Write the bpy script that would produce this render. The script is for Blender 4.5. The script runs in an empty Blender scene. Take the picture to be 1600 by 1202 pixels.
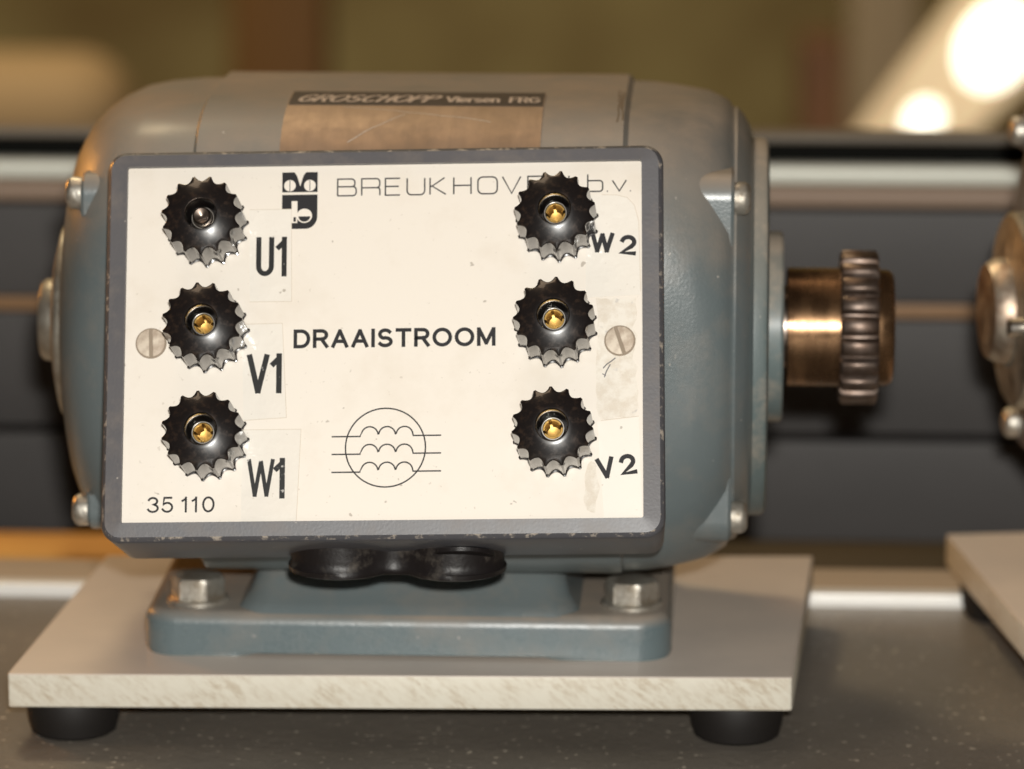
import bpy, bmesh, math, random
from math import sin, cos, pi, radians, sqrt
from mathutils import Vector, Matrix
random.seed(7)
sc = bpy.context.scene
C = sc.collection
MM = 0.001

# ------------------------------------------------------------------ camera
YAW, PITCH = radians(2.8), radians(12)
cam_d = bpy.data.cameras.new('camera'); cam = bpy.data.objects.new('camera', cam_d); C.objects.link(cam)
sc.camera = cam
cam.location = (0.08459, -1.16470, 0.31222)
cam.rotation_euler = (pi/2 - PITCH, 0, YAW)
cam_d.sensor_width = 36; cam_d.lens = 6900/1600*36
cam_d.clip_start = 0.05; cam_d.clip_end = 50
cam_d.dof.use_dof = True; cam_d.dof.focus_distance = 1.085; cam_d.dof.aperture_fstop = 155.25/15
# ------------------------------------------------------------------ world and light
w = bpy.data.worlds.new('World'); sc.world = w; w.use_nodes = True
w.node_tree.nodes['Background'].inputs[0].default_value = (1.0, 0.55, 0.26, 1)
w.node_tree.nodes['Background'].inputs[1].default_value = 0.022
def area(name, loc, target, size, power, col, sy=None):
    l = bpy.data.lights.new(name, 'AREA'); l.energy = power; l.color = col; l.size = size
    if sy: l.shape = 'RECTANGLE'; l.size_y = sy
    o = bpy.data.objects.new(name, l); C.objects.link(o); o.location = loc
    o.rotation_euler = (Vector(target)-Vector(loc)).to_track_quat('-Z', 'Y').to_euler()
    return o
area('flash', (0.098, -1.160, 0.362), (0.02, 0.0, 0.09), 0.028, 13.2, (1.0, 0.975, 0.915), 0.018)
area('ceiling_lamp', (-0.25, 0.15, 1.55), (0, 0, 0), 1.1, 3.3, (1.0, 0.74, 0.50), 0.35)
area('tungsten_lamp', (-0.62, 0.50, 0.27), (-0.02, 0.06, 0.0), 0.12, 1.5, (1.0, 0.40, 0.06))
area('room_lamp', (-0.6, 1.2, 1.6), (-0.1, 2.0, -0.2), 0.4, 22.0, (1.0, 0.80, 0.50))
vs = sc.view_settings; vs.view_transform = 'Standard'; vs.look = 'None'; vs.exposure = 0; vs.gamma = 1

# ------------------------------------------------------------------ materials
def mat(name, col, rough=.5, metal=0, spec=.5, coat=0):
    m = bpy.data.materials.new(name); m.use_nodes = True
    b = m.node_tree.nodes['Principled BSDF']
    b.inputs['Base Color'].default_value = (*col, 1); b.inputs['Roughness'].default_value = rough
    b.inputs['Metallic'].default_value = metal; b.inputs['Specular IOR Level'].default_value = spec
    b.inputs['Coat Weight'].default_value = coat; b.inputs['Coat Roughness'].default_value = .08
    return m
class NT:
    def __init__(s, m):
        s.m = m; s.t = m.node_tree; s.n = s.t.nodes; s.l = s.t.links; s.b = s.n['Principled BSDF']
        s.co = s.n.new('ShaderNodeTexCoord')
    def tex(s, scale, detail=4, rough=.55, stretch=(1,1,1), rot=(0,0,0), coord='Object', kind='Noise'):
        mr = s.n.new('ShaderNodeMapping'); mr.inputs['Rotation'].default_value = rot; s.l.new(s.co.outputs[coord], mr.inputs[0])
        mp = s.n.new('ShaderNodeMapping'); mp.inputs['Scale'].default_value = stretch
        s.l.new(mr.outputs[0], mp.inputs[0])
        if kind == 'Noise':
            t = s.n.new('ShaderNodeTexNoise'); t.inputs['Detail'].default_value = detail; t.inputs['Roughness'].default_value = rough
            o = t.outputs[0]
        else:
            t = s.n.new('ShaderNodeTexVoronoi'); t.feature = 'F1'; o = t.outputs['Distance']
        t.inputs['Scale'].default_value = scale; s.l.new(mp.outputs[0], t.inputs['Vector'])
        return o
    def ramp(s, src, a, b, va=0, vb=1):
        r = s.n.new('ShaderNodeMapRange'); r.clamp = True
        s.l.new(src, r.inputs[0]); r.inputs[1].default_value = a; r.inputs[2].default_value = b
        r.inputs[3].default_value = va; r.inputs[4].default_value = vb
        return r.outputs[0]
    def mul(s, a, b, op='MULTIPLY'):
        m = s.n.new('ShaderNodeMath'); m.operation = op; m.use_clamp = True
        for i, v in enumerate((a, b)):
            if isinstance(v, (int, float)): m.inputs[i].default_value = v
            else: s.l.new(v, m.inputs[i])
        return m.outputs[0]
    def mix(s, f, a, b):
        m = s.n.new('ShaderNodeMix'); m.data_type = 'RGBA'
        if isinstance(f, (int, float)): m.inputs[0].default_value = f
        else: s.l.new(f, m.inputs[0])
        for i, v in ((6, a), (7, b)):
            if isinstance(v, tuple): m.inputs[i].default_value = (*v, 1)
            else: s.l.new(v, m.inputs[i])
        return m.outputs[2]
    def up(s, a, b):
        g = s.n.new('ShaderNodeNewGeometry'); x = s.n.new('ShaderNodeSeparateXYZ'); s.l.new(g.outputs['Normal'], x.inputs[0])
        return s.ramp(x.outputs[2], a, b)
    def col(s, v): s.l.new(v, s.b.inputs['Base Color'])
    def rough(s, v): s.l.new(v, s.b.inputs['Roughness'])
    def bump(s, src, dist, strength=1):
        b = s.n.new('ShaderNodeBump'); b.inputs['Distance'].default_value = dist; b.inputs['Strength'].default_value = strength
        s.l.new(src, b.inputs['Height']); s.l.new(b.outputs[0], s.b.inputs['Normal'])

def painted(name, col, dust=(.34,.265,.20), amount=.8, rough=.38, bump=.00012, grime=.25):
    m = mat(name, col, rough, coat=.25); m.node_tree.nodes['Principled BSDF'].inputs['Coat Roughness'].default_value = .3; t = NT(m)
    base = t.mix(t.ramp(t.tex(30), .35, .7), col, tuple(c*.86 for c in col))
    d = t.mul(t.up(.15, .85), t.ramp(t.tex(45, 5), .3, .62, .5, 1)); d = t.mul(d, amount)
    haze = t.mul(t.ramp(t.tex(60, 6, .7), .48, .75), grime)
    d2 = t.mul(d, haze, 'ADD')
    c = t.mix(d2, base, dust)
    chips = t.ramp(t.tex(420, 2), .74, .78)
    c = t.mix(t.mul(chips, .6), c, (.55,.5,.44))
    t.col(c); t.rough(t.ramp(d2, 0, .8, rough, .75))
    t.bump(t.tex(1300, 3), bump, .7)
    return m
PAINT = painted('grey_green_paint', (.124,.149,.154), bump=.0001, rough=.3)
PAINT_DIRTY = painted('grimy_grey_green_paint', (.118,.152,.152), dust=(.36,.30,.235), grime=.95, rough=.5)
PAINT_FOOT = painted('grey_green_paint_cast_foot', (.120,.157,.168), amount=.75, rough=.27, bump=.00012)
PAINT_SADDLE = painted('grey_green_paint_clean', (.120,.157,.168), amount=.12, rough=.27, bump=.00012)
PAINT_DARK = painted('brown_grey_paint', (.10,.085,.08))
FRAME = painted('dark_grey_plastic', (.085,.087,.10), amount=.25, rough=.42, bump=.00006)
def worn_edge():
    m = mat('worn_edge', (.085,.087,.10), .4); t = NT(m)
    k = t.mul(t.ramp(t.tex(260, 5, .7), .53, .62), .85)
    t.col(t.mix(k, (.095,.095,.105), (.55,.48,.40))); return m
EDGE = worn_edge()
def panel_white(name, base, dirt, dirt_amt, rough, bump, bscale):
    m = mat(name, base, rough); t = NT(m)
    d = t.mul(t.ramp(t.tex(35, 6, .65), .52, .8), dirt_amt)
    sp = t.ramp(t.tex(330, 2), .735, .76)
    sp2 = t.ramp(t.tex(900, 2), .72, .75)
    c = t.mix(d, base, dirt); c = t.mix(t.mul(sp, .55), c, (.22,.17,.12)); c = t.mix(t.mul(sp2, .3), c, (.35,.28,.2))
    t.col(c); t.bump(t.tex(bscale, 3), bump, .5)
    return m
WHITE = panel_white('cream_panel', (.83,.765,.68), (.6,.5,.37), .35, .6, .00003, 300)
TAPE = panel_white('clear_tape', (.85,.80,.725), (.70,.63,.52), .2, .12, .0015, 150)
def sticker_old():
    m = mat('torn_paper', (.74,.68,.58), .7); t = NT(m)
    k = t.ramp(t.tex(260, 5, .7), .42, .6); c = t.mix(k, (.82,.765,.68), (.72,.645,.545))
    k2 = t.ramp(t.tex(150, 3), .66, .7); t.col(t.mix(t.mul(k2, .4), c, (.3,.3,.32))); t.bump(t.tex(300, 4), .0003); return m
TORN = sticker_old()
PAPER = panel_white('white_label', (.84,.79,.71), (.7,.6,.48), .25, .45, .00005, 150)
DIRTLINE = mat('dirt_line', (.62,.54,.44), .8)
INK = mat('black_print', (.014,.013,.015), .55, 0, .3)
def worn_ink():
    m = mat('worn_black_print', (.02,.02,.03), .3); t = NT(m)
    t.col(t.mix(t.ramp(t.tex(700, 3), .66, .70), (.02,.02,.02), (.55,.53,.5))); return m
INKW = worn_ink()
def phenolic():
    m = mat('black_phenolic', (.012,.009,.008), .32, 0, .5, .8); t = NT(m)
    d = t.ramp(t.tex(500, 5, .7), .5, .75)
    t.col(t.mix(t.mul(d, .35), (.010,.008,.008), (.10,.055,.03))); t.rough(t.ramp(d, 0, 1, .28, .42)); return m
KNOB = phenolic()
BRASS = mat('brass', (.30,.185,.055), .4, 1)
STEEL = mat('nickel_steel', (.62,.58,.52), .28, 1)
STEELD = mat('dull_dark_steel', (.30,.24,.20), .33, 1)
def zinc():
    m = mat('dirty_zinc', (.5,.46,.40), .42, .8); t = NT(m)
    t.col(t.mix(t.ramp(t.tex(250, 5, .7), .42, .68), (.54,.51,.45), (.30,.25,.19))); t.rough(t.ramp(t.tex(180), .3, .7, .3, .6)); t.bump(t.tex(500, 3), .0002); return m
ZINC = zinc()
def bronzed(name, a, b, rough, st=(1,1,1)):
    m = mat(name, a, rough, .9); t = NT(m)
    t.col(t.mix(t.ramp(t.tex(120, 5, .65, st), .38, .66), a, b)); t.rough(t.ramp(t.tex(200, 3), .3, .7, rough, rough+.15)); t.bump(t.tex(400, 3, .5, st), .00006); return m
HUB = bronzed('oxidised_steel_hub', (.25,.145,.075), (.10,.055,.03), .2, (1,.15,.15))
GEAR = bronzed('oxidised_gear_steel', (.20,.155,.13), (.09,.055,.038), .36)
COVER = bronzed('yellowed_steel_cover', (.56,.53,.46), (.34,.30,.24), .34)
def plate_top():
    m = mat('anodised_plate', (.4,.36,.3), .42, .08); t = NT(m)
    d = t.ramp(t.tex(9, 6, .6), .38, .66)
    c = t.mix(d, (.72,.62,.53), (.57,.50,.44)); c = t.mix(t.mul(t.ramp(t.tex(400, 2), .70, .74), .4), c, (.7,.62,.5))
    t.col(c); t.bump(t.tex(600, 2, .5, (.1, 1, 1)), .00004); return m
PLATE = plate_top()
def plate_edge():
    m = mat('sawn_plate_edge', (.8,.76,.68), .5, .1); t = NT(m)
    k = t.ramp(t.tex(480, 6, .85, (.35, 1, 1.5), (0, radians(-38), 0)), .46, .60)
    k2 = t.ramp(t.tex(60, 4), .40, .62, .1, 1)
    t.col(t.mix(t.mul(k, k2), (.70,.66,.56), (.50,.42,.31))); t.bump(t.tex(400, 3, .6, (.2, 1, 1), (0, radians(-38), 0)), .0001); return m
PEDGE = plate_edge()
RUBBER = mat('black_rubber', (.012,.010,.009), .6, 0, .3)
RUBBER_G = mat('black_gland_rubber', (.012,.009,.008), .42, 0, .35)
t = NT(RUBBER_G); t.col(t.mix(t.ramp(t.tex(160, 5, .7), .55, .75), (.010,.008,.008), (.07,.06,.05))); t.bump(t.tex(300, 4), .0002)
def tabletop_mat():
    m = mat('dark_bench_top', (.1,.085,.07), .5); t = NT(m)
    c = t.mix(t.ramp(t.tex(14, 5), .35, .68), (.155,.137,.115), (.215,.188,.158))
    c = t.mix(t.mul(t.ramp(t.tex(430, 1.5), .675, .72), .75), c, (.62,.55,.45))
    t.col(c); t.bump(t.tex(350, 4), .0003); return m
TABLE = tabletop_mat()
def rail_mat(name, col, rough):
    m = mat(name, col, rough); t = NT(m)
    t.col(t.mix(t.ramp(t.tex(12, 6, .6, (.5, 1, 1)), .35, .68), col, tuple(c*1.5 for c in col))); return m
RAIL = rail_mat('dark_grey_rail', (.036,.033,.032), .55)
ALU = mat('bright_aluminium', (.68,.69,.61), .5, .1)
REFLBAR = mat('brown_bar_reflection', (.27,.19,.135), .55)
ALUW = mat('white_aluminium_edge', (.82,.80,.76), .35, .2)
GAPB = mat('black_slot', (.004,.004,.003), .8, 0, .1)
BEIGE = mat('beige_strip', (.42,.33,.24), .6)
COPPER = mat('orange_brown_strip', (.24,.13,.055), .45, .1)
LABELM = bronzed('brown_aluminium_label', (.44,.33,.25), (.36,.27,.20), .5, (1,.2,.2))
LABELB = mat('label_header_black', (.045,.03,.025), .5)
LABELT = mat('label_lettering', (.62,.50,.41), .5)
def wood(name, a, b, sc_):
    m = mat(name, a, .6); t = NT(m); t.col(t.mix(t.ramp(t.tex(sc_, 4, .5, (1, 1, .2)), .35, .65), a, b)); return m

# ------------------------------------------------------------------ mesh helpers (millimetres in, metres out)
RM = {}          # matrix of each object in the frame of its thing's root
def link(name, me, parent=None, frame=None):
    o = bpy.data.objects.new(name, me); C.objects.link(o)
    F = frame if frame else Matrix()
    RM[o] = F
    if parent is not None:
        o.parent = parent
        o.matrix_local = RM[parent].inverted() @ F if parent in RM else F
    else: o.matrix_world = F
    return o
def mesh(name, V, F, mats, fm=None, smooth=35):
    me = bpy.data.meshes.new(name)
    me.from_pydata([(x*MM, y*MM, z*MM) for x, y, z in V], [], F)
    for m in (mats if isinstance(mats, (list, tuple)) else [mats]): me.materials.append(m)
    if fm:
        for p, i in zip(me.polygons, fm): p.material_index = i
    fix(me, smooth)
    return me
def fix(me, smooth=35):
    bm = bmesh.new(); bm.from_mesh(me); bmesh.ops.recalc_face_normals(bm, faces=bm.faces); bm.to_mesh(me); bm.free()
    if smooth:
        me.shade_smooth(); me.set_sharp_from_angle(angle=radians(smooth))
    me.update()
def obj(name, V, F, mats, parent=None, frame=None, fm=None, smooth=35):
    return link(name, mesh(name, V, F, mats, fm, smooth), parent, frame)
def loft(rings, cap0=True, cap1=True):
    V = []; F = []; n = len(rings[0])
    for r in rings: V += r
    for k in range(len(rings)-1):
        for i in range(n):
            j = (i+1) % n; F.append((k*n+i, k*n+j, (k+1)*n+j, (k+1)*n+i))
    if cap0: F.append(tuple(range(n))[::-1])
    if cap1: F.append(tuple(range((len(rings)-1)*n, len(rings)*n)))
    return V, F
def lathe(prof, n=64, axis='x', c=(0,0,0)):
    rings = []
    for h, r in prof:
        ring = []
        for i in range(n):
            a = 2*pi*i/n; p, q = r*cos(a), r*sin(a)
            ring.append({'x': (c[0]+h, c[1]+p, c[2]+q), 'z': (c[0]+p, c[1]+q, c[2]+h), 'y': (c[0]+p, c[1]+h, c[2]+q)}[axis])
        rings.append(ring)
    return loft(rings)
def rrect(x0, y0, x1, y1, r, n=6):
    pts = []
    for cx, cy, a in ((x1-r, y1-r, 0), (x0+r, y1-r, 90), (x0+r, y0+r, 180), (x1-r, y0+r, 270)):
        for i in range(n+1):
            t = radians(a+90*i/n); pts.append((cx+r*cos(t), cy+r*sin(t)))
    return pts
def prism(out, z0, z1, bev=0, bev0=0):
    def inset(d):
        n = len(out); res = []
        cx = sum(p[0] for p in out)/n; cy = sum(p[1] for p in out)/n
        for i in range(n):
            ax, ay = out[i-1]; bx, by = out[(i+1) % n]
            tx, ty = bx-ax, by-ay; L = math.hypot(tx, ty) or 1
            res.append((out[i][0]-ty/L*d, out[i][1]+tx/L*d))
        return res
    rings = []; K = 5
    if bev0: rings += [[(x, y, z0+bev0*(1-sin(pi/2*k/K))) for x, y in inset(bev0*(1-cos(pi/2*k/K)))] for k in range(K, 0, -1)]+[[(x, y, z0+bev0) for x, y in out]]
    else: rings.append([(x, y, z0) for x, y in out])
    if bev: rings += [[(x, y, z1-bev*(1-sin(pi/2*k/K))) for x, y in inset(bev*(1-cos(pi/2*k/K)))] for k in range(0, K+1)]
    else: rings.append([(x, y, z1) for x, y in out])
    return loft(rings)
def join(*parts):
    V = []; F = []
    for v, f in parts:
        o = len(V); V += v; F += [tuple(i+o for i in q) for q in f]
    return V, F
def box(x0, y0, z0, x1, y1, z1, bev=.6):
    return prism(rrect(x0, y0, x1, y1, max(bev, .05), 3), z0, z1, bev, bev)
def thing(name, label, cat, loc=(0,0,0), rz=0, group=None):
    o = bpy.data.objects.new(name, None); C.objects.link(o); o.empty_display_size = .02
    o.location = Vector(loc)*MM; o.rotation_euler = (0, 0, rz)
    RM[o] = Matrix(); o['label'] = label; o['category'] = cat
    if group: o['group'] = group
    return o
def flat(poly, z): return [(x, y, z) for x, y in poly]

# ------------------------------------------------------------------ stroke lettering
def arc(cx, cy, rx, ry, a0, a1, n=14):
    return [(cx+rx*cos(radians(a0+(a1-a0)*i/n)), cy+ry*sin(radians(a0+(a1-a0)*i/n))) for i in range(n+1)]
def G(ch):
    A = arc
    g = {
     'D': (.74, [[(0,0),(0,1),(.34,1)]+A(.34,.5,.40,.5,90,-90)+[(.34,0),(0,0)]]),
     'R': (.68, [[(0,0),(0,1),(.40,1)]+A(.40,.735,.26,.265,90,-90)+[(0,.47)], [(.38,.47),(.68,0)]]),
     'A': (.78, [[(.01,0),(.38,.97)], [(.40,.97),(.77,0)], [(.16,.31),(.62,.31)]]),
     'I': (.0, [[(0,0),(0,1)]]),
     'S': (.66, [A(.33,.735,.30,.265,35,270)[:-1]+A(.33,.25,.33,.25,90,-150)]),
     'T': (.70, [[(.35,0),(.35,.99)], [(0,1),(.70,1)]]),
     'O': (.90, [A(.45,.5,.45,.5,0,360,36)]),
     'M': (.84, [[(0,0),(0,1)], [(.84,1),(.84,0)], [(.03,.97),(.41,.10)], [(.81,.97),(.43,.10)]]),
     'U': (.52, [[(0,1),(0,.22)]+A(.26,.22,.26,.22,180,360)+[(.52,1)]]),
     'V': (.62, [[(0,1),(.30,.03)], [(.32,.03),(.62,1)]]),
     'W': (1.0, [[(0,1),(.245,.03)], [(.255,.03),(.49,.95)], [(.51,.95),(.745,.03)], [(.755,.03),(1.0,1)]]),
     '1': (.22, [[(.22,0),(.22,1)], [(.02,.77),(.19,.90)]]),
     '2': (.60, [A(.30,.70,.30,.30,165,-25)+[(.46,.42),(0,.02),(.62,.02)]]),
     '3': (.56, [A(.27,.76,.25,.24,160,-90)+A(.27,.26,.29,.26,90,-160)]),
     '5': (.56, [[(.50,1),(.10,1),(.04,.50)]+A(.27,.32,.29,.32,130,-155)]),
     '0': (.60, [A(.30,.5,.30,.5,0,360,30)]),
    }
    # wide thin square letters
    def sq(x0, y0, x1, y1, r): return [(x, y) for x, y in rrect(x0, y0, x1, y1, r, 5)]
    h = {
     'b_B': (1.08, [[(0,0),(0,1),(.80,1)]+A(.80,.80,.2,.2,90,0,6)+[(1.0,.72)]+A(.82,.70,.18,.16,0,-90,6)+[(0,.54)], [(.82,.54)]+A(.88,.35,.2,.19,90,0,6)+[(1.08,.2)]+A(.88,.2,.2,.2,0,-90,6)+[(0,0)]]),
     'b_R': (1.08, [[(0,0),(0,1),(.85,1)]+A(.85,.80,.2,.2,90,0,6)+[(1.05,.66)]+A(.85,.64,.2,.18,0,-90,6)+[(0,.46)], [(.55,.46),(.9,.46)]+A(.9,.3,.16,.16,90,0,5)+[(1.06,0)]]),
     'b_E': (.85, [[(.85,1),(0,1),(0,0),(.85,0)], [(0,.52),(.78,.52)]]),
     'b_U': (1.02, [[(0,1),(0,.25)]+A(.25,.25,.25,.25,180,270,6)+[(.77,0)]+A(.77,.25,.25,.25,270,360,6)+[(1.02,1)]]),
     'b_K': (.92, [[(0,0),(0,1)], [(.84,1),(.12,.5),(.92,0)], [(0,.5),(.12,.5)]]),
     'b_H': (1.0, [[(0,0),(0,1)], [(1.0,0),(1.0,1)], [(0,.52),(1.0,.52)]]),
     'b_O': (1.12, [sq(0,0,1.12,1,.28)+[sq(0,0,1.12,1,.28)[0]]]),
     'b_V': (1.06, [[(0,1),(.53,0),(1.06,1)]]),
     'b_N': (1.0, [[(0,0),(0,1),(1.0,0),(1.0,1)]]),
     'b_b': (.86, [[(0,1.02),(0,0),(.68,0)]+A(.68,.18,.18,.18,270,360,5)+[(.86,.46)]+A(.68,.46,.18,.18,0,90,5)+[(0,.64)]]),
     'b_v': (.80, [[(0,.64),(.40,0),(.80,.64)]]),
     'b_.': (.05, [[(0,.0),(.06,0)]]),
    }
    s = {  # small lower case for the label header
     'i': (.0, [[(0,0),(0,.66)], [(0,.85),(0,.98)]]),
     'e': (.46, [[(.02,.34),(.46,.34)]+A(.23,.34,.23,.33,0,310)]),
     'r': (.28, [[(0,0),(0,.66)], [(0,.4)]+A(.2,.44,.2,.22,150,50,6)]),
     's': (.40, [A(.2,.5,.19,.165,35,270)[:-1]+A(.2,.17,.2,.17,90,-150)]),
     'n': (.44, [[(0,0),(0,.66)], [(0,.4)]+A(.22,.44,.22,.22,170,0,8)+[(.44,0)]]),
     'F': (.56, [[(.56,1),(0,1),(0,0)], [(0,.52),(.48,.52)]]),
     'G': (.80, [A(.42,.5,.42,.5,40,340,24)+[(.8,.45),(.48,.45)]]),
     'C': (.80, [A(.42,.5,.42,.5,45,315,24)]),
     'H': (.66, [[(0,0),(0,1)], [(.66,0),(.66,1)], [(0,.52),(.66,.52)]]),
     'P': (.62, [[(0,0),(0,1),(.36,1)]+A(.36,.74,.26,.26,90,-90)+[(0,.48)]]),
    }
    for t in (g, h, s):
        if ch in t: return t[ch]
    return (.3, [])
def ribbon(path, wd, closed=False, sub=0):
    P = [path[0]]
    for q in path[1:]:
        if math.hypot(q[0]-P[-1][0], q[1]-P[-1][1]) > 1e-4: P.append(q)
    closed = closed or math.hypot(P[0][0]-P[-1][0], P[0][1]-P[-1][1]) < 1e-3
    if closed and len(P) > 2: P = P[:-1]
    if not closed and wd > .4 and len(P) > 1:
        for e, q in ((0, 1), (-1, -2)):
            L = math.hypot(P[e][0]-P[q][0], P[e][1]-P[q][1]); P[e] = (P[e][0]+(P[e][0]-P[q][0])/L*wd*.45, P[e][1]+(P[e][1]-P[q][1])/L*wd*.45)
    if sub:
        Q = []; m_ = len(P)
        for i in range(m_ if closed else m_-1):
            a_, b_ = P[i], P[(i+1) % m_]; c_ = max(1, int(math.hypot(b_[0]-a_[0], b_[1]-a_[1])/sub))
            Q += [(a_[0]+(b_[0]-a_[0])*t/c_, a_[1]+(b_[1]-a_[1])*t/c_) for t in range(c_)]
        P = Q if closed else Q+[P[-1]]
    n = len(P); V = []; F = []
    for i in range(n):
        a = P[i-1] if (i > 0 or closed) else None; b = P[(i+1) % n] if (i < n-1 or closed) else None
        def unit(p, q): L = math.hypot(q[0]-p[0], q[1]-p[1]) or 1; return ((q[0]-p[0])/L, (q[1]-p[1])/L)
        d0 = unit(a, P[i]) if a else unit(P[i], b); d1 = unit(P[i], b) if b else d0
        nx, ny = -(d0[1]+d1[1]), d0[0]+d1[0]; L = math.hypot(nx, ny) or 1; nx /= L; ny /= L
        k = min(1.45, 1/max(.2, nx*-d0[1]+ny*d0[0]))
        V += [(P[i][0]+nx*wd/2*k, P[i][1]+ny*wd/2*k), (P[i][0]-nx*wd/2*k, P[i][1]-ny*wd/2*k)]
    for i in range(n if closed else n-1):
        j = (i+1) % n; F.append((2*i, 2*i+1, 2*j+1, 2*j))
    return V, F
def strokes(items, wd, z=.1, fn=None):
    V = []; F = []
    for k, path in enumerate(items):
        v, f = ribbon(path, wd, sub=.5 if fn else 0); o = len(V)
        for x, y in v: V.append(fn(x, y, z+k*.003) if fn else (x, y, z+k*.003))
        F += [tuple(i+o for i in q) for q in f]
    return V, F
def text_paths(chars, x, y, h, sx=1.0, gap=.2, ang=0, slant=0, adv=None, wide=False):
    out = []; cx = 0
    for k, ch in enumerate(chars):
        if ch == ' ': cx += .45*h*sx; continue
        wdt, ps = G('b_'+ch if wide else ch)
        if adv: cx = adv[k]-x
        for p in ps:
            q = []
            for px, py in p:
                X = cx+(px*sx+slant*py)*h; Y = py*h
                q.append((x+X*cos(ang)-Y*sin(ang), y+X*sin(ang)+Y*cos(ang)))
            out.append(q)
        cx += (wdt*sx+gap)*h
    return out

# ------------------------------------------------------------------ motor
AX = 81.0
def sup(x, a, e, n=120, lo=1.0):
    r = []
    for i in range(n):
        t = 2*pi*i/n; c_, s_ = cos(t), sin(t)
        k = (abs(c_)**e+abs(s_)**e)**(1/e); r.append((x, a*c_/k, AX+a*s_/k*(lo if s_ < 0 else 1)))
    return r
def body_pt(x, ph, off=0, a=64.5, e=4.0):
    cy, cz = -sin(ph), cos(ph); k = (abs(cy)**e+abs(cz)**e)**(1/e)
    y, z = a*cy/k, a*cz/k
    ny, nz = -abs(y)**(e-1)*(1 if y < 0 else -1), abs(z)**(e-1); L = math.hypot(ny, nz)
    return (x, y+ny/L*off, AX+z+nz/L*off)

def screw_head(r, hgt, nick=True):
    return lathe([(0, r*.96), (hgt*.6, r), (hgt*.85, r*.88), (hgt, r*.62)], 24, 'x')
def make_feet(root, pts):
    me = None
    for x, y in pts:
        F = Matrix.Translation(Vector((x, y, -9))*MM)
        if me is None:
            V, Fc = lathe([(0, 12.3), (-.8, 12.6), (-6, 12.0), (-9.2, 11.2), (-10, 10.2)], 48, 'z'); me = mesh('rubber_foot', V, Fc, RUBBER)
        link('rubber_foot', me, root, F)
def base_plate(root, q):
    # q: four corners, near left, near right, far right, far left
    n = []
    r = 1.0
    for i in range(4):
        P = Vector(q[i]); A = (Vector(q[i-1])-P).normalized(); B = (Vector(q[(i+1) % 4])-P).normalized()
        n += [tuple(P+A*r), tuple(P+(A+B)*.3*r), tuple(P+B*r)]
    V, F = prism(n, -9, 0, .35, .35)
    fm = []
    for f in F:
        zs = [V[i][2] for i in f]
        fm.append(0 if min(zs) > -.4 else 1)
    return obj('base_plate', V, F, [PLATE, PEDGE], root, fm=fm, smooth=30)

motor = thing('electric_motor', 'grey-green electric motor with cream six-terminal connection panel, bolted on an aluminium plate', 'electric motor')
base_plate(motor, [(-100.6,-65.2), (103.3,-58.9), (110.8,69.7), (-92.0,60.6)])
make_feet(motor, [(-85.5,-51.5), (89.0,-47.5), (96.5,57), (-80,50)])
# cast foot
def cast_foot(root):
    V1, F1 = prism(rrect(-67.8, -45.8, 71.6, 44, 9, 8), 1.0, 12, 3.6)
    o = obj('cast_foot', V1, F1, PAINT_FOOT, root)
    V1, F1 = prism(rrect(-65.7, -44.6, 69.7, -9, 9, 8), 0.02, 1.0)
    F = [f for f in F1]
    # relief along the bottom edge: only the two ends touch the plate
    Va, Fa = prism(rrect(-67.4, -45.4, -36, -9, 8.5, 6), .02, 1.0); Vb, Fb = prism(rrect(36, -45.4, 71.2, -9, 8.5, 6), .02, 1.0)
    obj('foot_pad', Va, Fa, PAINT_FOOT, root); obj('foot_pad', Vb, Fb, PAINT_FOOT, root)
    # saddle between the pads, carrying the housing
    rings = []
    for z, dx, dy in ((8.6, -2.4, -.75), (10.4, -1.5, -.2), (12.2, -.2, .9), (14.0, 1.2, 3.2), (15.5, 2.4, 5.6), (18.5, 3.4, 9), (21.0, 4.4, 12), (22.2, 5.4, 14), (22.8, 6.5, 17)):
        rings.append([(x, y, z) for x, y in rrect(-42.5+dx, -44.6+dy, 47.0-dx, 20, 7, 6)])
    V, F = loft(rings); obj('foot_saddle', V, F, PAINT_SADDLE, root, smooth=60)
cast_foot(motor)
def hexbolt(root, x, y, rz):
    F = Matrix.Translation(Vector((x, y, 12))*MM) @ Matrix.Rotation(rz, 4, 'Z')
    V, Fc = lathe([(.02, 8.3), (.9, 8.3), (1.2, 7.9)], 40, 'z'); b = None
    n = 48; rings = []
    for z, chm in ((1.2, .93), (1.5, 1), (5.9, 1), (6.8, .90), (6.95, .84)):
        ring = []
        for i in range(n):
            a = 2*pi*i/n; s = (a % (pi/3))-pi/6; rr = 6.3/cos(s); lim = 7.25*chm if chm < 1 else 9
            rr = min(rr, lim); ring.append((rr*cos(a), rr*sin(a), z))
        rings.append(ring)
    hv, hf = loft(rings)
    b = obj('foot_bolt', hv, hf, ZINC, root, F, smooth=25); obj('washer', V, Fc, ZINC, b, F)
hexbolt(motor, -54.3, -33.0, radians(-5)); hexbolt(motor, 61.0, -32.0, radians(-11))

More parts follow.
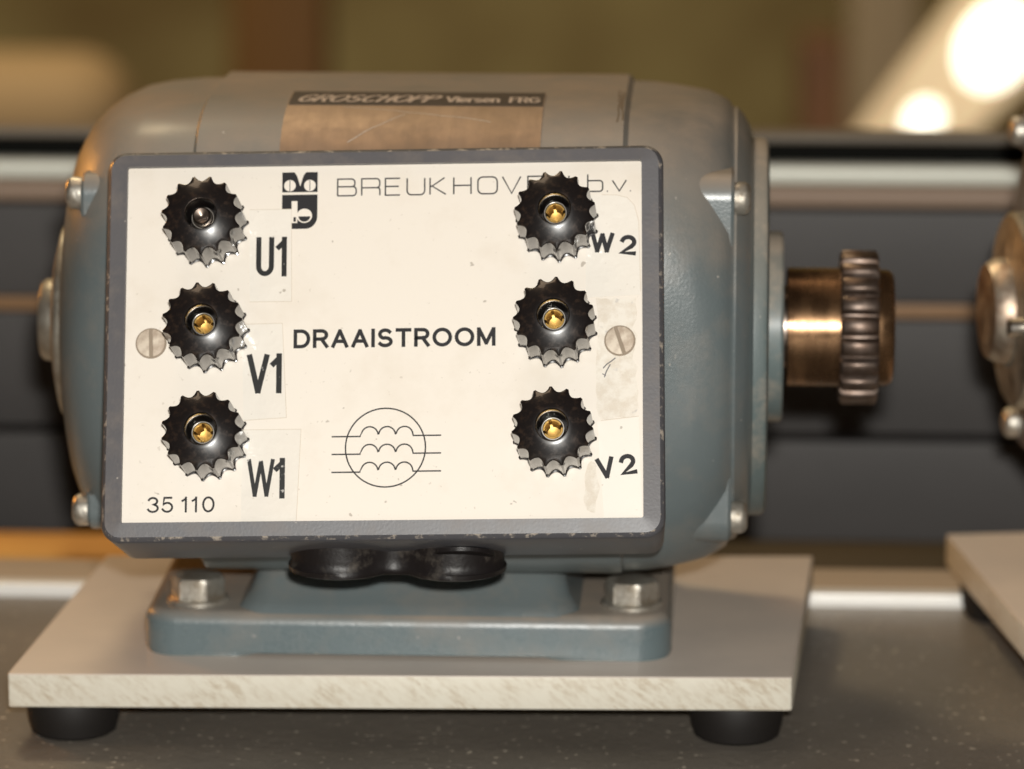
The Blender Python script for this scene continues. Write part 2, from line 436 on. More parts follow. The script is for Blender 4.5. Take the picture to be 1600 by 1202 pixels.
def housing(root, paint):
    secs = [(-51.5, 63.3, 4), (-50.6, 64.5, 4), (58.4, 64.5, 4), (59.6, 63.1, 4)]
    V, F = loft([sup(*s, lo=.945) for s in secs]); obj('stator_housing', V, F, paint, root, smooth=28)
    L = [(-51.4, 63.0, 4), (-58, 62.9, 4), (-66, 62.4, 3.8), (-72, 61.6, 3.4), (-77, 59.6, 3.0), (-80.7, 57.1, 2.75), (-83.5, 54.1, 2.5), (-85.5, 50.9, 2.35), (-87.2, 47.5, 2.2), (-88.1, 44.5, 2.1), (-88.5, 40, 2.05), (-88.8, 34, 2), (-90.5, 30, 2)]
    V, F = loft([sup(*s, lo=.925) for s in L]); obj('end_shield', V, F, paint, root, smooth=40)
    Rr = [(59.2, 62.9, 4), (65, 62.9, 3.8), (71, 62.7, 3.4), (76, 62.4, 3.0), (80, 62.1, 2.7), (83, 61.2, 2.45), (85.6, 60, 2.3), (86.2, 58.8, 2.25), (87.0, 58.4, 2.2), (87.6, 58.6, 2.18), (89.4, 56.7, 2.12), (91, 54, 2.08), (92.2, 51, 2.04)]
    V, F = loft([sup(*s, lo=.962) for s in Rr]); obj('end_shield', V, F, paint, root, smooth=40)
housing(motor, PAINT)
def boss(x0, x1, y, z, r, root, paint, dirn):
    # flat-topped screw boss blending into the bell
    sy = 1 if y > 0 else -1; sz = 1 if z > AX else -1
    out = []
    for i in range(9):
        t = radians(90*i/8); out.append((r*cos(t), r*sin(t)))
    zi = 12 if dirn > 0 else 5
    poly = [(y+sy*a, z+sz*b) for a, b in out]+[(y-sy*14, z+sz*r), (y-sy*14, z-sz*zi), (y+sy*r, z-sz*zi)]
    rings = [[(x, p, q) for p, q in poly] for x in (x0, x1-.8*dirn)]+[[(x1, p-sy*.6, q-sz*.6) for p, q in poly]]
    V, F = loft(rings); return obj('screw_boss', V, F, paint, root, smooth=30)
SCR = [(-45.5, 42.6), (-45.5, -41.4), (45.5, 42.6), (45.5, -41.4)]
shm = None
for y, z in SCR:
    boss(59.8, 86.9, y, AX+z, 6.6, motor, PAINT, 1)
    boss(-52, -81, y, AX+z, 5.2, motor, PAINT, -1)
def heads(root, x, sgn, ro=4.3, material=ZINC):
    V, F = screw_head(ro, 4.2)
    V = [(sgn*a, b, c) for a, b, c in V]; me = mesh('housing_screw', V, F, material)
    for y, z in SCR:
        link('housing_screw', me, root, Matrix.Translation(Vector((x, y-1, AX+z))*MM))
heads(motor, 87.0, 1); heads(motor, -81, -1)
# right end: flange, bearing cap, shaft hub and gear
V, F = lathe([(90.5, 50.6), (94.6, 50.6), (95.6, 50.0), (96.2, 48.6)], 96, 'x', (0,0,AX)); obj('flange_ring', V, F, PAINT_DIRTY, motor)
V, F = lathe([(96.1, 25.6), (99.6, 25.6), (100.3, 25.0), (100.4, 22)], 72, 'x', (0,0,AX)); obj('bearing_cap', V, F, PAINT_DIRTY, motor)
V, F = lathe([(100.3, 11), (101.4, 11)], 40, 'x', (0,0,AX)); obj('shaft', V, F, STEELD, motor)
V, F = lathe([(101.3, 15.4), (101.7, 15.9), (115.6, 15.9)], 72, 'x', (0,0,AX)); obj('shaft_hub', V, F, HUB, motor)
def gear_ring(x, ro, ri, nt=21):
    ring = []
    for k in range(nt):
        for u, rr in ((.0, ri), (.07, ri+.1), (.12, ri+.8), (.16, (ri+ro)/2+.5), (.21, ro-.3), (.28, ro-.06), (.5, ro), (.72, ro-.06), (.79, ro-.3), (.84, (ri+ro)/2+.5), (.88, ri+.8), (.93, ri+.1)):
            a = 2*pi*(k+u+.3)/nt; ring.append((x, rr*cos(a), AX+rr*sin(a)))
    return ring
V, F = loft([gear_ring(115.5, 19.8, 17.8), gear_ring(116.3, 20.7, 18.2), gear_ring(124.9, 20.7, 18.2), gear_ring(125.7, 19.8, 17.8)])
obj('gear', V, F, GEAR, motor, smooth=50)
V, F = lathe([(125.6, 15.7), (128.4, 15.5), (129.6, 14.7), (130, 13.2)], 72, 'x', (0,0,AX)); obj('hub_end', V, F, HUB, motor)
# left end: bearing cover with hub
def cover_parts(root, m, ex=0):
    V, F = lathe([(-92.2, 26.4), (-94.6, 26.4), (-95.6, 25.8), (-97.0, 20), (-97.4, 12)], 72, 'x', (0,0,AX)); a = obj('bearing_cover', V, F, m, root)
    V, F = lathe([(-97.3, 11.4), (-101.0-ex, 11.0), (-102-ex, 10.2), (-102.2-ex, 8)], 40, 'x', (0,0,AX)); obj('hub', V, F, m, a)
    return a
cover_parts(motor, COVER).location.x += 2.6*MM

# ---- connection box in its own tilted frame: a right, b up, n outwards
R2 = Vector((.99969089, -.00680092, .02391383)); U2 = Vector((-.01907686, .40699219, .91323241)); N2 = Vector((-.01594357, -.91340632, .40673664))
BF = Matrix(((R2.x, U2.x, N2.x, -.6*MM), (R2.y, U2.y, N2.y, -84*MM), (R2.z, U2.z, N2.z, 93.06*MM), (0,0,0,1)))
def lid():
    out = rrect(-70.4, -50.6, 70.4, 50.0, 5.0, 8); inn = rrect(-65.15, -45.75, 65.0, 45.75, .6, 8)
    def ins(d, o=out):
        n = len(o); res = []
        for i in range(n):
            ax, ay = o[i-1]; bx, by = o[(i+1) % n]; tx, ty = bx-ax, by-ay; L = math.hypot(tx, ty)
            res.append((o[i][0]-ty/L*d, o[i][1]+tx/L*d))
        return res
    rings = [flat(ins(2.0), -31), flat(ins(1.2), -30.4), flat(ins(0), -1.6), flat(ins(.35), -.5), flat(ins(1.2), .6), flat(inn, .9), flat(inn, -1.0)]
    V, F = loft(rings); n = len(out)
    fm = [1 if (3*n <= i < 4*n) else 0 for i in range(len(F))]
    return V, F, fm
V, F, fm = lid(); boxo = obj('connection_box', V, F, [FRAME, EDGE], motor, BF, fm, smooth=30)
rings = [flat(rrect(-62, -40, 62, 40, 8), -26)]
V, F = loft([flat(rrect(-58, -30, 58, 34, 8), -30.8), flat(rrect(-54, -10, 54, 30, 8), -46)])
obj('box_neck', V, F, PAINT, boxo, BF)
# cable glands on the underside
GLX, GLY, GLZ = 2.4, -79.5, 33.0
def eight(r, c, wst, m=26):
    pts = []
    for i in range(m+1):
        t = pi*i/m; x = -(r+c)*cos(t)
        d = abs(abs(x)-c); y = sqrt(max(0, r*r-d*d)) if d < r else 0
        if abs(x) < c: y = max(y, wst+(.9*(abs(x)/c)**3)*(r-wst))
        pts.append((x, y))
    return pts + [(x, -y) for x, y in pts[-2:0:-1]]
o8 = eight(13.0, 14.7, 6.0)
rings = []
for z, s in ((26.8, .93), (27.2, 1.0), (28.4, 1.01), (28.9, .965), (31.0, .955), (34.2, .95), (36.6, .94), (37, .7)):
    rings.append([(GLX+x*(1-(1-s)*.45), GLY+y*s, GLZ+z-26.8) for x, y in o8])
V, F = loft(rings); gl = obj('cable_gland', V, F, RUBBER_G, boxo, smooth=50)
for cx, r in ((-15.4, 6.2), (15.2, 8.4)):
    V, F = lathe([(0, r), (1.0, r), (1.4, r*.9)], 32, 'z')
    V = [(GLX+.8+cx+x, -50.4-h, y-20.5) for x, y, h in V]; obj('gland_collar', V, F, RUBBER_G, boxo, BF)
# panel with its print
V, F = prism(rrect(-65.1, -45.7, 64.95, 45.7, .5, 3), -2.0, -.5, .05)
panel = obj('connection_panel', V, F, WHITE, motor, BF)
ZP = -.5
def pr(name, items, wd, z=.05, m=INK, ang=0):
    V, F = strokes(items, wd, ZP+z); return obj(name, V, F, m, panel, BF, smooth=0)
def polyobj(name, polys, z, m):
    V = []; F = []
    for k, p in enumerate(polys):
        o = len(V); V += [(x, y, ZP+z+k*.004) for x, y in p]; F.append(tuple(range(o, o+len(p))))
    return obj(name, V, F, m, panel, BF, smooth=0)
# company name in thin wide letters
adv = {'B': -11.8, 'R': -5.7, 'E': .3, 'U': 5.8, 'K': 11.6, 'H': 17.6, 'O': 23.7, 'V': 29.9, 'E2': 36.3, 'N': 42.3, 'b': 51.4, '.': 56.2, 'v': 57.6, '.2': 62.0}
name_items = []
for k, x in adv.items():
    name_items += text_paths(k[0], x, 37.75 if x < 50 else 37.95, 4.35, 1.0, wide=True)
pr('company_lettering', name_items, .36)
def spaced(word, xs, y, h, ang=0, sx=1.0):
    it = []
    for ch, x in zip(word, xs): it += text_paths(ch, x, y+(x-xs[0])*math.tan(ang), h, sx, ang=ang)
    return it
xs = []; x = -22.1
for ch, wd_ in zip('DRAAISTROOM', [.74,.68,.78,.78,0,.66,.70,.68,.90,.90,.84]): xs.append(wd_)
H_ = 3.95; tot = 27.75+22.1; gaps = (tot-sum(xs)*H_*1.13)/10
pos = []
for wd_ in xs: pos.append(x); x += wd_*H_*1.13+gaps
pr('draaistroom_lettering', spaced('DRAAISTROOM', pos, -1.1, H_, 0, 1.13), .92)
pr('number_lettering', spaced('35110', [-58.5, -54.9, -50.0, -47.45, -44.7], -42.85, 3.55, 0, 1.22), .52)
def rot(pts, cx, cy, a): return [(cx+(x-cx)*cos(a)-(y-cy)*sin(a), cy+(x-cx)*sin(a)+(y-cy)*cos(a)) for x, y in pts]
# tapes and labels (thin raised sheets with a dirty rim)
def sheet(name, quad, m, z=.12, rim=True, rad=.4, label=None):
    cx = sum(p[0] for p in quad)/len(quad); cy = sum(p[1] for p in quad)/len(quad)
    V = [(x, y, ZP+.01) for x, y in quad]+[(x, y, ZP+z) for x, y in quad]; n = len(quad)
    F = [tuple(range(n, 2*n))]+[(i, (i+1) % n, n+(i+1) % n, n+i) for i in range(n)]
    fm = [0]+[1]*n
    o = obj(name, V, F, [m, DIRTLINE], panel, BF, fm, smooth=0)
    if label: o['label'] = label
    return o
sheet('tape', [(-34.1,34.4), (-23.5,34.4), (-23.2,10.6), (-33.7,10.6)], TAPE)
sheet('tape', [(-35.6,4.7), (-25.4,4.9), (-24.2,-19.2), (-34.9,-19.8)], TAPE, .10)
sheet('tape', [(-35.2,-22.3), (-20.4,-22.3), (-21.4,-45.5), (-35.2,-45.5)], TAPE)
tw = [(50.9,37.0), (58.5,36.9), (61.3,36.2), (63.0,34.2), (64.1,30), (64.5,11.1), (50.8,10.5)]
sheet('tape', tw, TAPE, .10)
rs = [(53.3,10.4)]
random.seed(3)
for i in range(9): rs.append((55+i*1.05+random.uniform(-.3,.3), 10.3+random.uniform(-.5,.3)))
for i in range(14): rs.append((63.2+random.uniform(-.9,.9), 9.0-i*2.05))
for i in range(8): rs.append((62.4-i*1.1, -20.3+random.uniform(-.4,.4)))
for i in range(13): rs.append((53.4+random.uniform(-.5,.5), -19.6+i*2.2))
sheet('paper_residue', rs, TORN, .06)
sheet('paper_label', [(53.6,-21.2), (63.9,-20.0), (64.6,-45.3), (55.2,-45.5)], PAPER, .12)
rs = []
for i in range(12):
    a = 2*pi*i/12; rs.append((52.0+1.9*cos(a)*random.uniform(.7,1.2), -38+6.8*sin(a)*random.uniform(.8,1.1)))
sheet('paper_residue', rs, TORN, .05)
# dirt where tape edges have collected it
rimit = [[(-34.1,34.45), (-23.45,34.45), (-23.15,10.55), (-33.7,10.55)], [(-25.4,4.95), (-24.1,-19.25), (-34.9,-19.85)], [(-35.2,-22.25), (-20.4,-22.25), (-21.35,-45.4)], [(-35.6,4.8), (-25.4,4.95)], [(54.5,-20.9), (63.9,-19.9)], [(55.0,37.05), (58.5,36.95), (61.3,36.25), (63.1,34.2), (64.2,30), (64.55,12)]]
for q in rimit: pr('tape_edge_dirt', [q], .13, .13, DIRTLINE)
def bold(word, x, y, h, sx, wd_, gap, m=INK, ang=0, slant=0):
    pr('terminal_lettering', text_paths(word, x, y, h, sx, gap, ang, slant), wd_, .15, m)
pr('terminal_lettering', text_paths('U', -31.6, 17.8, 8.9, .70, 0)+text_paths('1', -26.7, 17.6, 9.1, .78, 0), 1.3, .16, INKW)
pr('terminal_lettering', text_paths('V', -33.5, -12.6, 9.0, .76, 0)+text_paths('1', -27.7, -12.4, 9.0, .8, 0), 1.4, .16, INKW)
pr('terminal_lettering', text_paths('W', -33.3, -39.1, 8.9, .66, 0), 1.0, .16, INKW); pr('terminal_lettering', text_paths('1', -26.6, -39.2, 9.1, .8, 0), 1.35, .16, INKW)
SCUFF = mat('grey_scuff', (.12,.12,.13), .7)
pr('scuff', [[(55.1,-7.6), (56.0,-6.6), (57.0,-5.9), (58.2,-5.0)], [(55.4,-9.9), (55.9,-8.4), (56.9,-6.6)]], .28, .12, SCUFF)
pr('scuff', [[(54.9,-9.0), (55.8,-9.5)]], .22, .12, SCUFF)
pr('terminal_lettering', text_paths('W', 52.5, 22.6, 4.2, 1.15, 0, radians(-2))+text_paths('2', 59.8, 21.9, 4.2, 1.2, 0, radians(-4)), 1.12, .16)
pr('terminal_lettering', text_paths('V', 54.3, -35.4, 4.4, 1.25, 0, radians(9))+text_paths('2', 60.0, -34.5, 4.3, 1.15, 0, radians(9)), 1.12, .16)
# winding diagram
dg = [arc(.76, -27.14, 10.0, 10.0, 0, 360, 56)]
for yy in (-24.25, -28.75, -33.3):
    w_ = [(-12.7, yy), (-5.6, yy), (-5.3, yy+.9)]
    for k in range(3): w_ += arc(-3.2+k*4.35, yy+.3, 2.1, 2.15, 170, 8, 12)
    w_ += [(7.7, yy+.1), (14.67, yy+.1)]
    dg.append(w_)
pr('winding_diagram', dg, .36)
# emblem: black blocks with white shapes in them
ex = lambda x: -25.86+(x-441)/55*8.98
ey = lambda y: 44.05-(y-269)/88*14.75
E_ = lambda pts: [(ex(x), ey(y)) for x, y in pts]
blk = [E_([(441,269), (460,269), (464,275), (469,291), (469,300), (441,300)]), E_([(469,291), (474,274), (478,269), (496,269), (496,300), (469,300)]),
       E_([(441,304), (496,304), (496,335)]+[(478+18*cos(radians(a)), 337+20*sin(radians(a))) for a in range(0, 91, 10)]+[(456,357), (456,326), (441,326)])]
polyobj('emblem', blk, .05, INK)
wht = [[(ex(453)+1.48*cos(radians(a)), ey(290)+1.48*sin(radians(a))) for a in range(0, 360, 15)], [(ex(484)+1.48*cos(radians(a)), ey(290)+1.48*sin(radians(a))) for a in range(0, 360, 15)],
       E_([(456,314), (465,314), (465,326), (465,348), (456,348)]), [(ex(476)+1.95*cos(radians(a)), ey(337)+1.85*sin(radians(a))) for a in range(0, 360, 15)]]
polyobj('emblem_white', wht, .20, WHITE)
blk2 = [[(ex(453)-.09, ey(290)-1.4), (ex(453)+.09, ey(290)-1.4), (ex(453)+.09, ey(290)+1.4), (ex(453)-.09, ey(290)+1.4)], [(ex(484)-.09, ey(290)-1.4), (ex(484)+.09, ey(290)-1.4), (ex(484)+.09, ey(290)+1.4), (ex(484)-.09, ey(290)+1.4)],
        [(ex(476)+1.5*cos(radians(a)), ey(337)-.15+1.4*sin(radians(a))) for a in range(180, 361, 15)], E_([(459,339), (463,339), (463,346), (459,346)])]
polyobj('emblem_marks', blk2, .24, INK)
# panel screws with slots
def panel_screw(x, y, a):
    F = BF @ Matrix.Translation(Vector((x, y, ZP))*MM) @ Matrix.Rotation(a, 4, 'Z')
    r = 3.55; V = []; Fc = []
    def half(s):
        pts = [(s*.42, -sqrt(r*r-.18))]+[(s*r*cos(t), r*sin(t)) for t in [radians(-80+10*i) for i in range(17)]]+[(s*.42, sqrt(r*r-.18))]
        return pts if s > 0 else pts
    va, fa = prism(half(1), .0, .62, .12); vb, fb = prism([(x_, y_) for x_, y_ in half(-1)][::-1], .0, .62, .12)
    V, Fc = join((va, fa), (vb, fb)); o = obj('panel_screw', V, Fc, SCREWM, panel, F, smooth=30)
    V, Fc = lathe([(.02, 3.95), (.14, 3.9)], 32, 'z'); o2 = obj('screw_recess', V, Fc, mat('screw_recess_brown', (.30,.24,.18), .8), panel, F)  # darker disc under the head, showing through the slot
SCREWM = mat('cream_stained_screw', (.60,.52,.42), .5, .1)
t = NT(SCREWM); t.col(t.mix(t.ramp(t.tex(400, 5), .4, .65), (.66,.57,.46), (.42,.33,.25)))
panel_screw(-58.5, .2, radians(2)); panel_screw(59.3, -.6, radians(18))
# terminals
NTH = 15
DR = 3.95
def dome(r): return 14.4-(r*r-DR*DR)/38.0
def knob_mesh():
    M_ = 14; n = NTH*M_; rings = []
    def rad(i, R):
        u = (i/M_) % 1; v = (u-.09)/.82
        d = sin(pi*v)**.65 if 0 < v < 1 else 0
        return R-1.45*d
    def ring(zf, R=None, r=None):
        out = []
        for i in range(n):
            a = 2*pi*i/n; rr = r if r else rad(i, R); out.append((rr*cos(a), rr*sin(a), zf(rr) if callable(zf) else zf))
        return out
    rings = [ring(-.9, 9.6), ring(-.9, 10.3), ring(-.75, 10.5), ring(-.3, 10.5), ring(-.2, 10.1), ring(lambda r: dome(r)-.35, 10.1), ring(lambda r: dome(r)-.1, 10.03), ring(dome, 9.85)]
    for r in (8.1, 7.2, 6.2, 5.2, 4.5): rings.append(ring(dome, r=r))
    for z, r in ((14.3, 4.15), (14.1, 3.98), (13.6, 3.88), (11, 3.8), (3.0, 3.7)): rings.append(ring(z, r=r))
    V, F = loft(rings); return mesh('terminal_knob', V, F, KNOB, smooth=40)
KM = knob_mesh()
def tube(ro, ri, z0, z1, zi):
    return lathe([(z0, ro), (z1-.25, ro), (z1, ro-.2), (z1, ri+.12), (z1-.15, ri), (zi, ri)], 32, 'z')
V, F = lathe([(3.1, 2.95), (8.8, 2.95), (9.0, 2.8), (9.0, 2.6), (8.85, 2.5), (7.6, 2.5), (7.6, 2.52), (3.1, 2.52)], 32, 'z')
SM = mesh('socket', V, [f for f in F if len(f) == 4], STEEL)
V, F = lathe([(7.9, 2.49), (3.4, 2.45), (3.2, 2.0)], 32, 'z')
SL = mesh('socket_liner', V, [f for f in F if len(f) == 4 or f[0] != 31], BRASS)
leafs = []
for k in range(4):
    a0 = radians(45+k*90); nn = 5; Vv = []
    for rr in (2.45, 2.05):
        for z in (3.5, 8.5):
            for j in range(nn):
                a = a0+radians(17*(j-2)); Vv.append(((rr-(.5 if z < 8 else 0))*cos(a), (rr-(.5 if z < 8 else 0))*sin(a), z))
    Ff = []
    for j in range(nn-1): Ff += [(j, j+1, nn+j+1, nn+j), (2*nn+j, 2*nn+j+1, 3*nn+j+1, 3*nn+j), (nn+j, nn+j+1, 3*nn+j+1, 3*nn+j)]
    Ff += [(0, nn, 3*nn, 2*nn), (nn-1, 2*nn-1, 4*nn-1, 3*nn-1)]
    leafs.append((Vv, Ff))
V, F = join(*leafs); LM = mesh('contact_spring', V, F, BRASS)
V, F = lathe([(7.62, 2.45), (11.2, 2.3), (11.6, 1.9), (11.0, .6), (10.9, .2)], 24, 'z'); PM = mesh('contact_pin', V, F, STEELD)
V, F = lathe([(-1.28, 7.6), (0, 7.6)], 32, 'z'); CM = mesh('collar', V, F, KNOB)
kn = [(-44.55, 29.88, 6, 'next to the U1 mark, with a plugged socket'), (-43.96, 2.68, 2, 'next to the V1 mark'), (-43.69, -24.89, 0, 'next to the W1 mark'), (43.75, 29.91, 9, 'next to the W2 mark'), (43.4, 2.84, 14, 'beside the right panel screw'), (43.05, -24.92, 20, 'next to the V2 mark')]
for i, (x, y, a, lb) in enumerate(kn):
    F = BF @ Matrix.Translation(Vector((x, y, ZP+1.3))*MM) @ Matrix.Rotation(radians(a), 4, 'Z')
    k = link('terminal_knob', KM, motor, F)
    link('collar', CM, motor, F);
    link('socket', SM, k, F); link('socket_liner', SL, k, F)
    if i == 0: k['label'] = 'black scalloped knob with a plugged dark steel socket, at U1'
    link('contact_pin' if i == 0 else 'contact_spring', PM if i == 0 else LM, k, F)

# name plate following the curve of the housing
def npx(x, ph, off): return body_pt(x, ph, off)
def curved(x0, x1, p0, p1, off, m, name, parent, th=.35, nx=10, npn=14):
    V = []; F = []
    for side in (off, off-th):
        for i in range(nx+1):
            for j in range(npn+1): V.append(npx(x0+(x1-x0)*i/nx, radians(p0+(p1-p0)*j/npn), side))
    w2 = npn+1; N = (nx+1)*w2
    for i in range(nx):
        for j in range(npn): F += [(i*w2+j, i*w2+j+1, (i+1)*w2+j+1, (i+1)*w2+j), (N+i*w2+j, N+(i+1)*w2+j, N+(i+1)*w2+j+1, N+i*w2+j+1)]
    for j in range(npn): F += [(j, N+j, N+j+1, j+1), (nx*w2+j, nx*w2+j+1, N+nx*w2+j+1, N+nx*w2+j)]
    for i in range(nx): F += [(i*w2, (i+1)*w2, N+(i+1)*w2, N+i*w2), (i*w2+npn, N+i*w2+npn, N+(i+1)*w2+npn, (i+1)*w2+npn)]
    return obj(name, V, F, m, parent, smooth=40)
nplate = curved(-29.2, 37.4, 13.0, 46, .42, LABELM, 'name_plate', motor)
curved(-29.0, 37.2, 13.2, 27.0, .50, LABELB, 'name_plate_header', nplate, .06)
# arc length from the header's lower edge
def phi_at(t):   # t in mm upwards from the header's lower edge
    ph = radians(27.0); p = Vector(npx(0, ph, 0)); s = 0
    while s < t:
        ph -= .004; q = Vector(npx(0, ph, 0)); s += (q-p).length; p = q
    return ph
PHI = [phi_at(i*.25) for i in range(60)]
def on_label(x, y, z):
    k = max(0, min(58.99, (y+.0)/.25)); i = int(k); ph = PHI[i]+(PHI[i+1]-PHI[i])*(k-i); return npx(x, ph, .60+z*.3)
it = text_paths('GROSCHOPP', -27.0, 3.0, 7.8, .50, .15, 0, .3)
V, F = strokes(it, 1.05, .02, on_label); obj('maker_lettering', V, F, LABELT, nplate, smooth=0)
it = text_paths('Viersen', 12.0, 3.2, 6.4, .54, .11)+text_paths('FRG', 28.6, 3.2, 6.0, .48, .12)
V, F = strokes(it, .85, .02, on_label); obj('place_lettering', V, F, LABELT, nplate, smooth=0)
SCR_M = mat('bright_scratch', (.62,.56,.5), .4)
def on_body(x, ph, z): return npx(x, radians(ph), .43+z*.05)
def zigzag(x0, p0, x1, p1, n, amp):
    return [(x0+(x1-x0)*i/n+random.uniform(-amp, amp), p0+(p1-p0)*i/n+random.uniform(-amp, amp)) for i in range(n+1)]
V, F = strokes([zigzag(-14, 27.8, 24, 35, 9, .3), zigzag(2, 32, -12, 42, 7, .25)], .16, .0, on_body)
obj('scratch', V, F, SCR_M, nplate, smooth=0)

SEAM = mat('seam_dirt', (.17,.125,.08), .8)
def on_seam(x, ph, z): return npx(x, radians(ph), .04+z*.2)
V, F = strokes([zigzag(56.6, 6, 57.0, 34, 14, .35), zigzag(57.4, 12, 57.5, 27, 8, .25), zigzag(57.9, 8, 57.9, 33, 14, .2)], .5, 0, on_seam)
o = obj('seam_dirt', V, F, SEAM, motor, smooth=0); o['kind'] = 'stuff'

# ------------------------------------------------------------------ second motor at the right edge
m2 = thing('electric_motor', 'second motor cut off by the right edge, showing its round metal end cover', 'electric motor', (0,0,0))
base_plate(m2, [(-98.5,-68), (104,-68), (104,73), (-98.5,73)])
make_feet(m2, [(-86,-50), (90,-50), (90,50), (-86,50)])
housing(m2, PAINT_DARK); heads(m2, 84, 1); heads(m2, -84.5, -1)
for y, z in SCR: boss(-52, -84.5, y, AX+z, 6.0, m2, PAINT_DARK, -1)
V, F = prism(rrect(-66.5, -45.5, 70.5, 44, 9, 8), .02, 20, 2.4); obj('cast_foot', V, F, PAINT_DARK, m2)
V, F = lathe([(-91.5, 27), (-96.5, 27), (-97.5, 26), (-98.2, 21.5), (-99.0, 16)], 72, 'x', (0,0,AX)); c2 = obj('bearing_cover', V, F, COVER, m2)
V, F = lathe([(-98.2, 14.6), (-101.5, 14.5), (-104.2, 12.8), (-104.6, 10)], 48, 'x', (0,0,AX)); obj('hub', V, F, bronzed('tarnished_hub', (.5,.44,.36), (.24,.15,.10), .35), c2)
V, F = lathe([(-98, 2.6), (-101.8, 2.6), (-102.4, 2.0)], 24, 'x', (0,-19,AX-1)); obj('cover_screw', V, F, STEEL, c2)
m2.location = Vector((259, 41, 0))*MM; m2.rotation_euler = (0, 0, radians(9))

# ------------------------------------------------------------------ bench and what stands behind
def struct(name, V, F, m, smooth=30):
    o = obj(name, V, F, m, smooth=smooth); o['kind'] = 'structure'; return o
V, F = box(-900, -700, -45, 900, 86, -19.1, .8); struct('tabletop', V, F, TABLE)
edge = thing('edge_profile', 'bright aluminium edge strip along the back of the dark bench top', 'edge strip', (0, 100, -19))
V, F = box(-900, 87, -40, 900, 94, -15.6, .8); obj('front_lip', V, F, ALUW, edge, Matrix.Translation((0,0,0))).location = Vector((0,-100,19))*MM
V, F = box(-900, 94.1, -40, 900, 118, -15.9, .6); obj('back_ledge', V, F, BEIGE, edge).location = Vector((0,-100,19))*MM
rail = thing('rail_frame', 'dark grey horizontal rail frame with silver upper bar behind the motors', 'frame', (0, 255, -42))
def rp(name, V, F, m):
    o = obj(name, V, F, m, rail); o.location = Vector((0,-255,42))*MM; return o
Y0 = 250
rp('backing', *box(-900, Y0+14, -41, 900, Y0+19, 90.8, .5), GAPB)
rp('top_lip', *box(-900, Y0+6, 90.9, 900, Y0+20, 93.8, .8), mat('brown_grey_lip', (.15,.125,.095), .6))
rp('silver_bar', *box(-900, Y0+3, 77.4, 900, Y0+13.9, 84.0, 2.2), ALU)
rp('bar_reflection', *box(-900, Y0+1, 70.4, 900, Y0+13.9, 77.3, 2.0), REFLBAR)  # brown reflection on the lower silver tube, painted as a separate bar
rp('rail_panel', *box(-900, Y0, 38.9, 900, Y0+13.9, 70.0, 1.2), RAIL)
rp('rail_strip', *box(-900, Y0+1.5, 34.2, 900, Y0+13.9, 38.8, .5), COPPER)
rp('rail_panel', *box(-900, Y0, -4.6, 900, Y0+13.9, 34.1, 1.2), RAIL)
rp('rail_panel', *box(-900, Y0, -41, 900, Y0+13.9, -6.6, 1.2), RAIL)
# lower shelf seen through the gap
V, F = box(-900, 300, -115, 40, 700, -62, 1); shelf = obj('lower_shelf', V, F, wood('orange_wood', (.62,.34,.07), (.50,.26,.05), 14)); shelf['label'] = 'orange-brown wooden shelf seen low through the left gap behind the bench'; shelf['category'] = 'shelf'
V, F = box(60, 300, -115, 900, 700, -70, 1); dk = obj('shaded_shelf', V, F, wood('shaded_wood', (.05,.035,.018), (.035,.025,.012), 14)); dk['label'] = 'low wooden shelf with shade in its dark colour, seen through the gap right of the motor'; dk['category'] = 'shelf'  # added board; its dark colour stands in for lamp light fading rightwards
# room behind, far out of focus
V, F = box(-2500, 2600, -1000, 2500, 2700, 1500, 1)
WALL = mat('olive_wall', (.30,.23,.10), .8); t = NT(WALL)
t.col(t.mix(t.ramp(t.tex(4.5, 2, coord='Object'), .38, .62), (.33,.27,.12), (.17,.115,.04)))
struct('wall', V, F, WALL)
V, F = box(-2500, 400, -1010, 2500, 2600, -1000, 1); struct('floor', V, F, mat('brown_floor', (.15,.11,.07), .5))
def bgthing(name, label, cat, V, F, m):
    o = obj(name, V, F, m); o['label'] = label; o['category'] = cat; return o
def atpx(px, py, Y):     # plan position of a sight line at depth Y (mm), for laying out the room
    f = 6900.; r = Vector((cos(YAW), sin(YAW), 0)); d = Vector((-sin(YAW)*cos(PITCH), cos(YAW)*cos(PITCH), -sin(PITCH))); u = r.cross(d)
    q = d+r*((px-800)/f)-u*((py-601)/f); c = Vector((84.59, -1164.7, 312.22)); return c+q*((Y-c.y)/q.y)
def slab(px0, py0, px1, py1, Y, depth, to=None, bev=3):
    a = atpx(px0, py1, Y); b = atpx(px1, py0, Y)
    return box(a.x, Y, to if to is not None else a.z, b.x, Y+depth, b.z, bev)
V, F = slab(-260, 108, 185, 330, 1500, 120, -1000, 38); bgthing('cardboard_box', 'pale tan rounded box standing at the far left behind the rails, out of focus', 'box', V, F, mat('tan_card', (.44,.31,.17), .8))
V, F = slab(365, -200, 505, 330, 2000, 60, -1000); bgthing('wooden_cabinet', 'orange-brown wooden cabinet behind the motor, out of focus', 'cabinet', V, F, wood('cabinet_wood', (.24,.11,.02), (.17,.08,.015), 6))
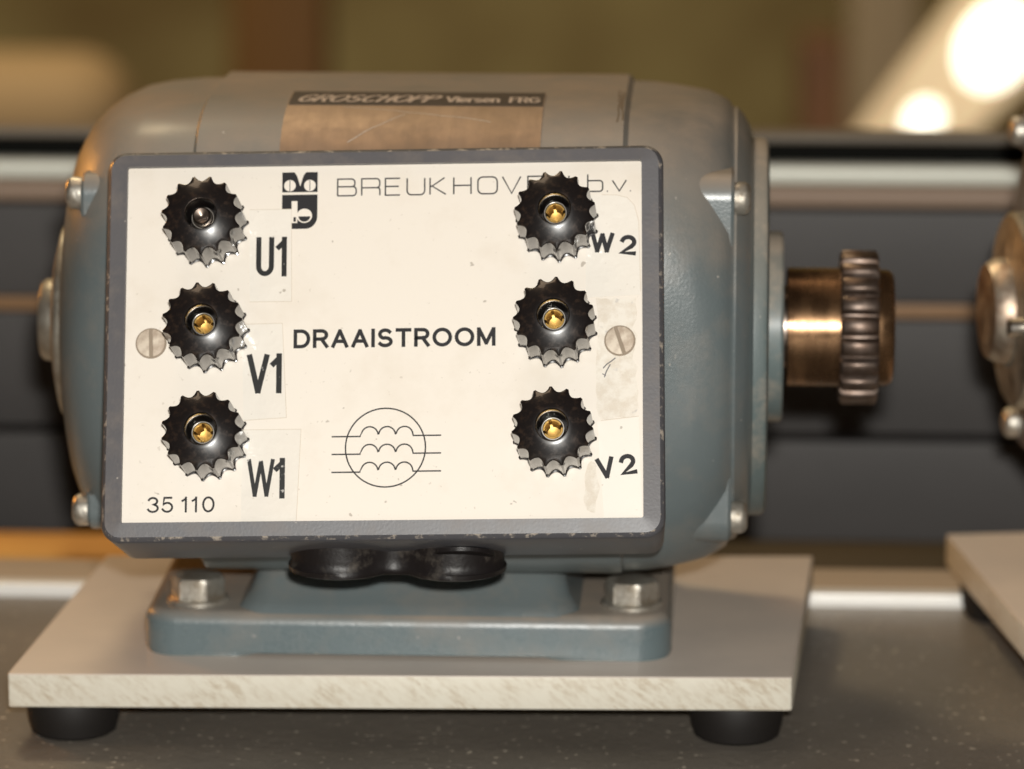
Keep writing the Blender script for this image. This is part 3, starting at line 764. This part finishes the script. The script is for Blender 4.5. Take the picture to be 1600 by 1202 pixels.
V, F = slab(1325, -200, 1440, 330, 2000, 150, -1000); bgthing('grey_post', 'pale grey-brown upright post left of the bright lamps, out of focus', 'post', V, F, mat('grey_post_paint', (.38,.30,.20), .7))
V, F = slab(1248, 70, 1318, 330, 1700, 80, -1000); bgthing('red_brown_chair_back', 'dark red-brown upright shape left of the grey post, out of focus', 'chair back', V, F, mat('red_brown', (.14,.065,.03), .7))
LAMP = mat('lit_globe', (1,.9,.7), .4); LAMP.node_tree.nodes['Principled BSDF'].inputs['Emission Color'].default_value = (1,.93,.74,1); LAMP.node_tree.nodes['Principled BSDF'].inputs['Emission Strength'].default_value = 3.0
LEAN = mat('glowing_cream_board', (.80,.66,.45), .7); LEAN.node_tree.nodes['Principled BSDF'].inputs['Emission Color'].default_value = (1,.72,.42,1); LEAN.node_tree.nodes['Principled BSDF'].inputs['Emission Strength'].default_value = .38  # glow added to a pale leaning board to brighten it
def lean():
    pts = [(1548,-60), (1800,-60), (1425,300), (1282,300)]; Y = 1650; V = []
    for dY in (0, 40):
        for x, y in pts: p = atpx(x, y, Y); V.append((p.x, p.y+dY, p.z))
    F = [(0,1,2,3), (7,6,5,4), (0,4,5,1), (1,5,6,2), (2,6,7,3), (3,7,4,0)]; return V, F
V, F = lean(); bgthing('glowing_board', 'pale cream leaning board with an added glow behind the two bright lamps, out of focus', 'lamp shade', V, F, LEAN)
def globe(px, py, Y, r, el, label):
    p = atpx(px, py, Y); n = 24; rings = []
    for k in range(1, 12):
        t = pi*k/12; rings.append([(r*sin(t)*cos(2*pi*i/n), r*sin(t)*sin(2*pi*i/n), -r*el*cos(t)) for i in range(n)])
    V, F = loft(rings)
    o = obj('globe_lamp', V, F, LAMP, frame=Matrix.Translation(p*MM) @ Matrix.Rotation(radians(30), 4, 'Y')); o['label'] = label; o['category'] = 'lamp'
globe(1556, 72, 1560, 21, 1.35, 'larger bright glowing lamp in the top right corner, out of focus')
globe(1442, 190, 1560, 10, 1.3, 'smaller glowing lamp low over the silver tube, out of focus')
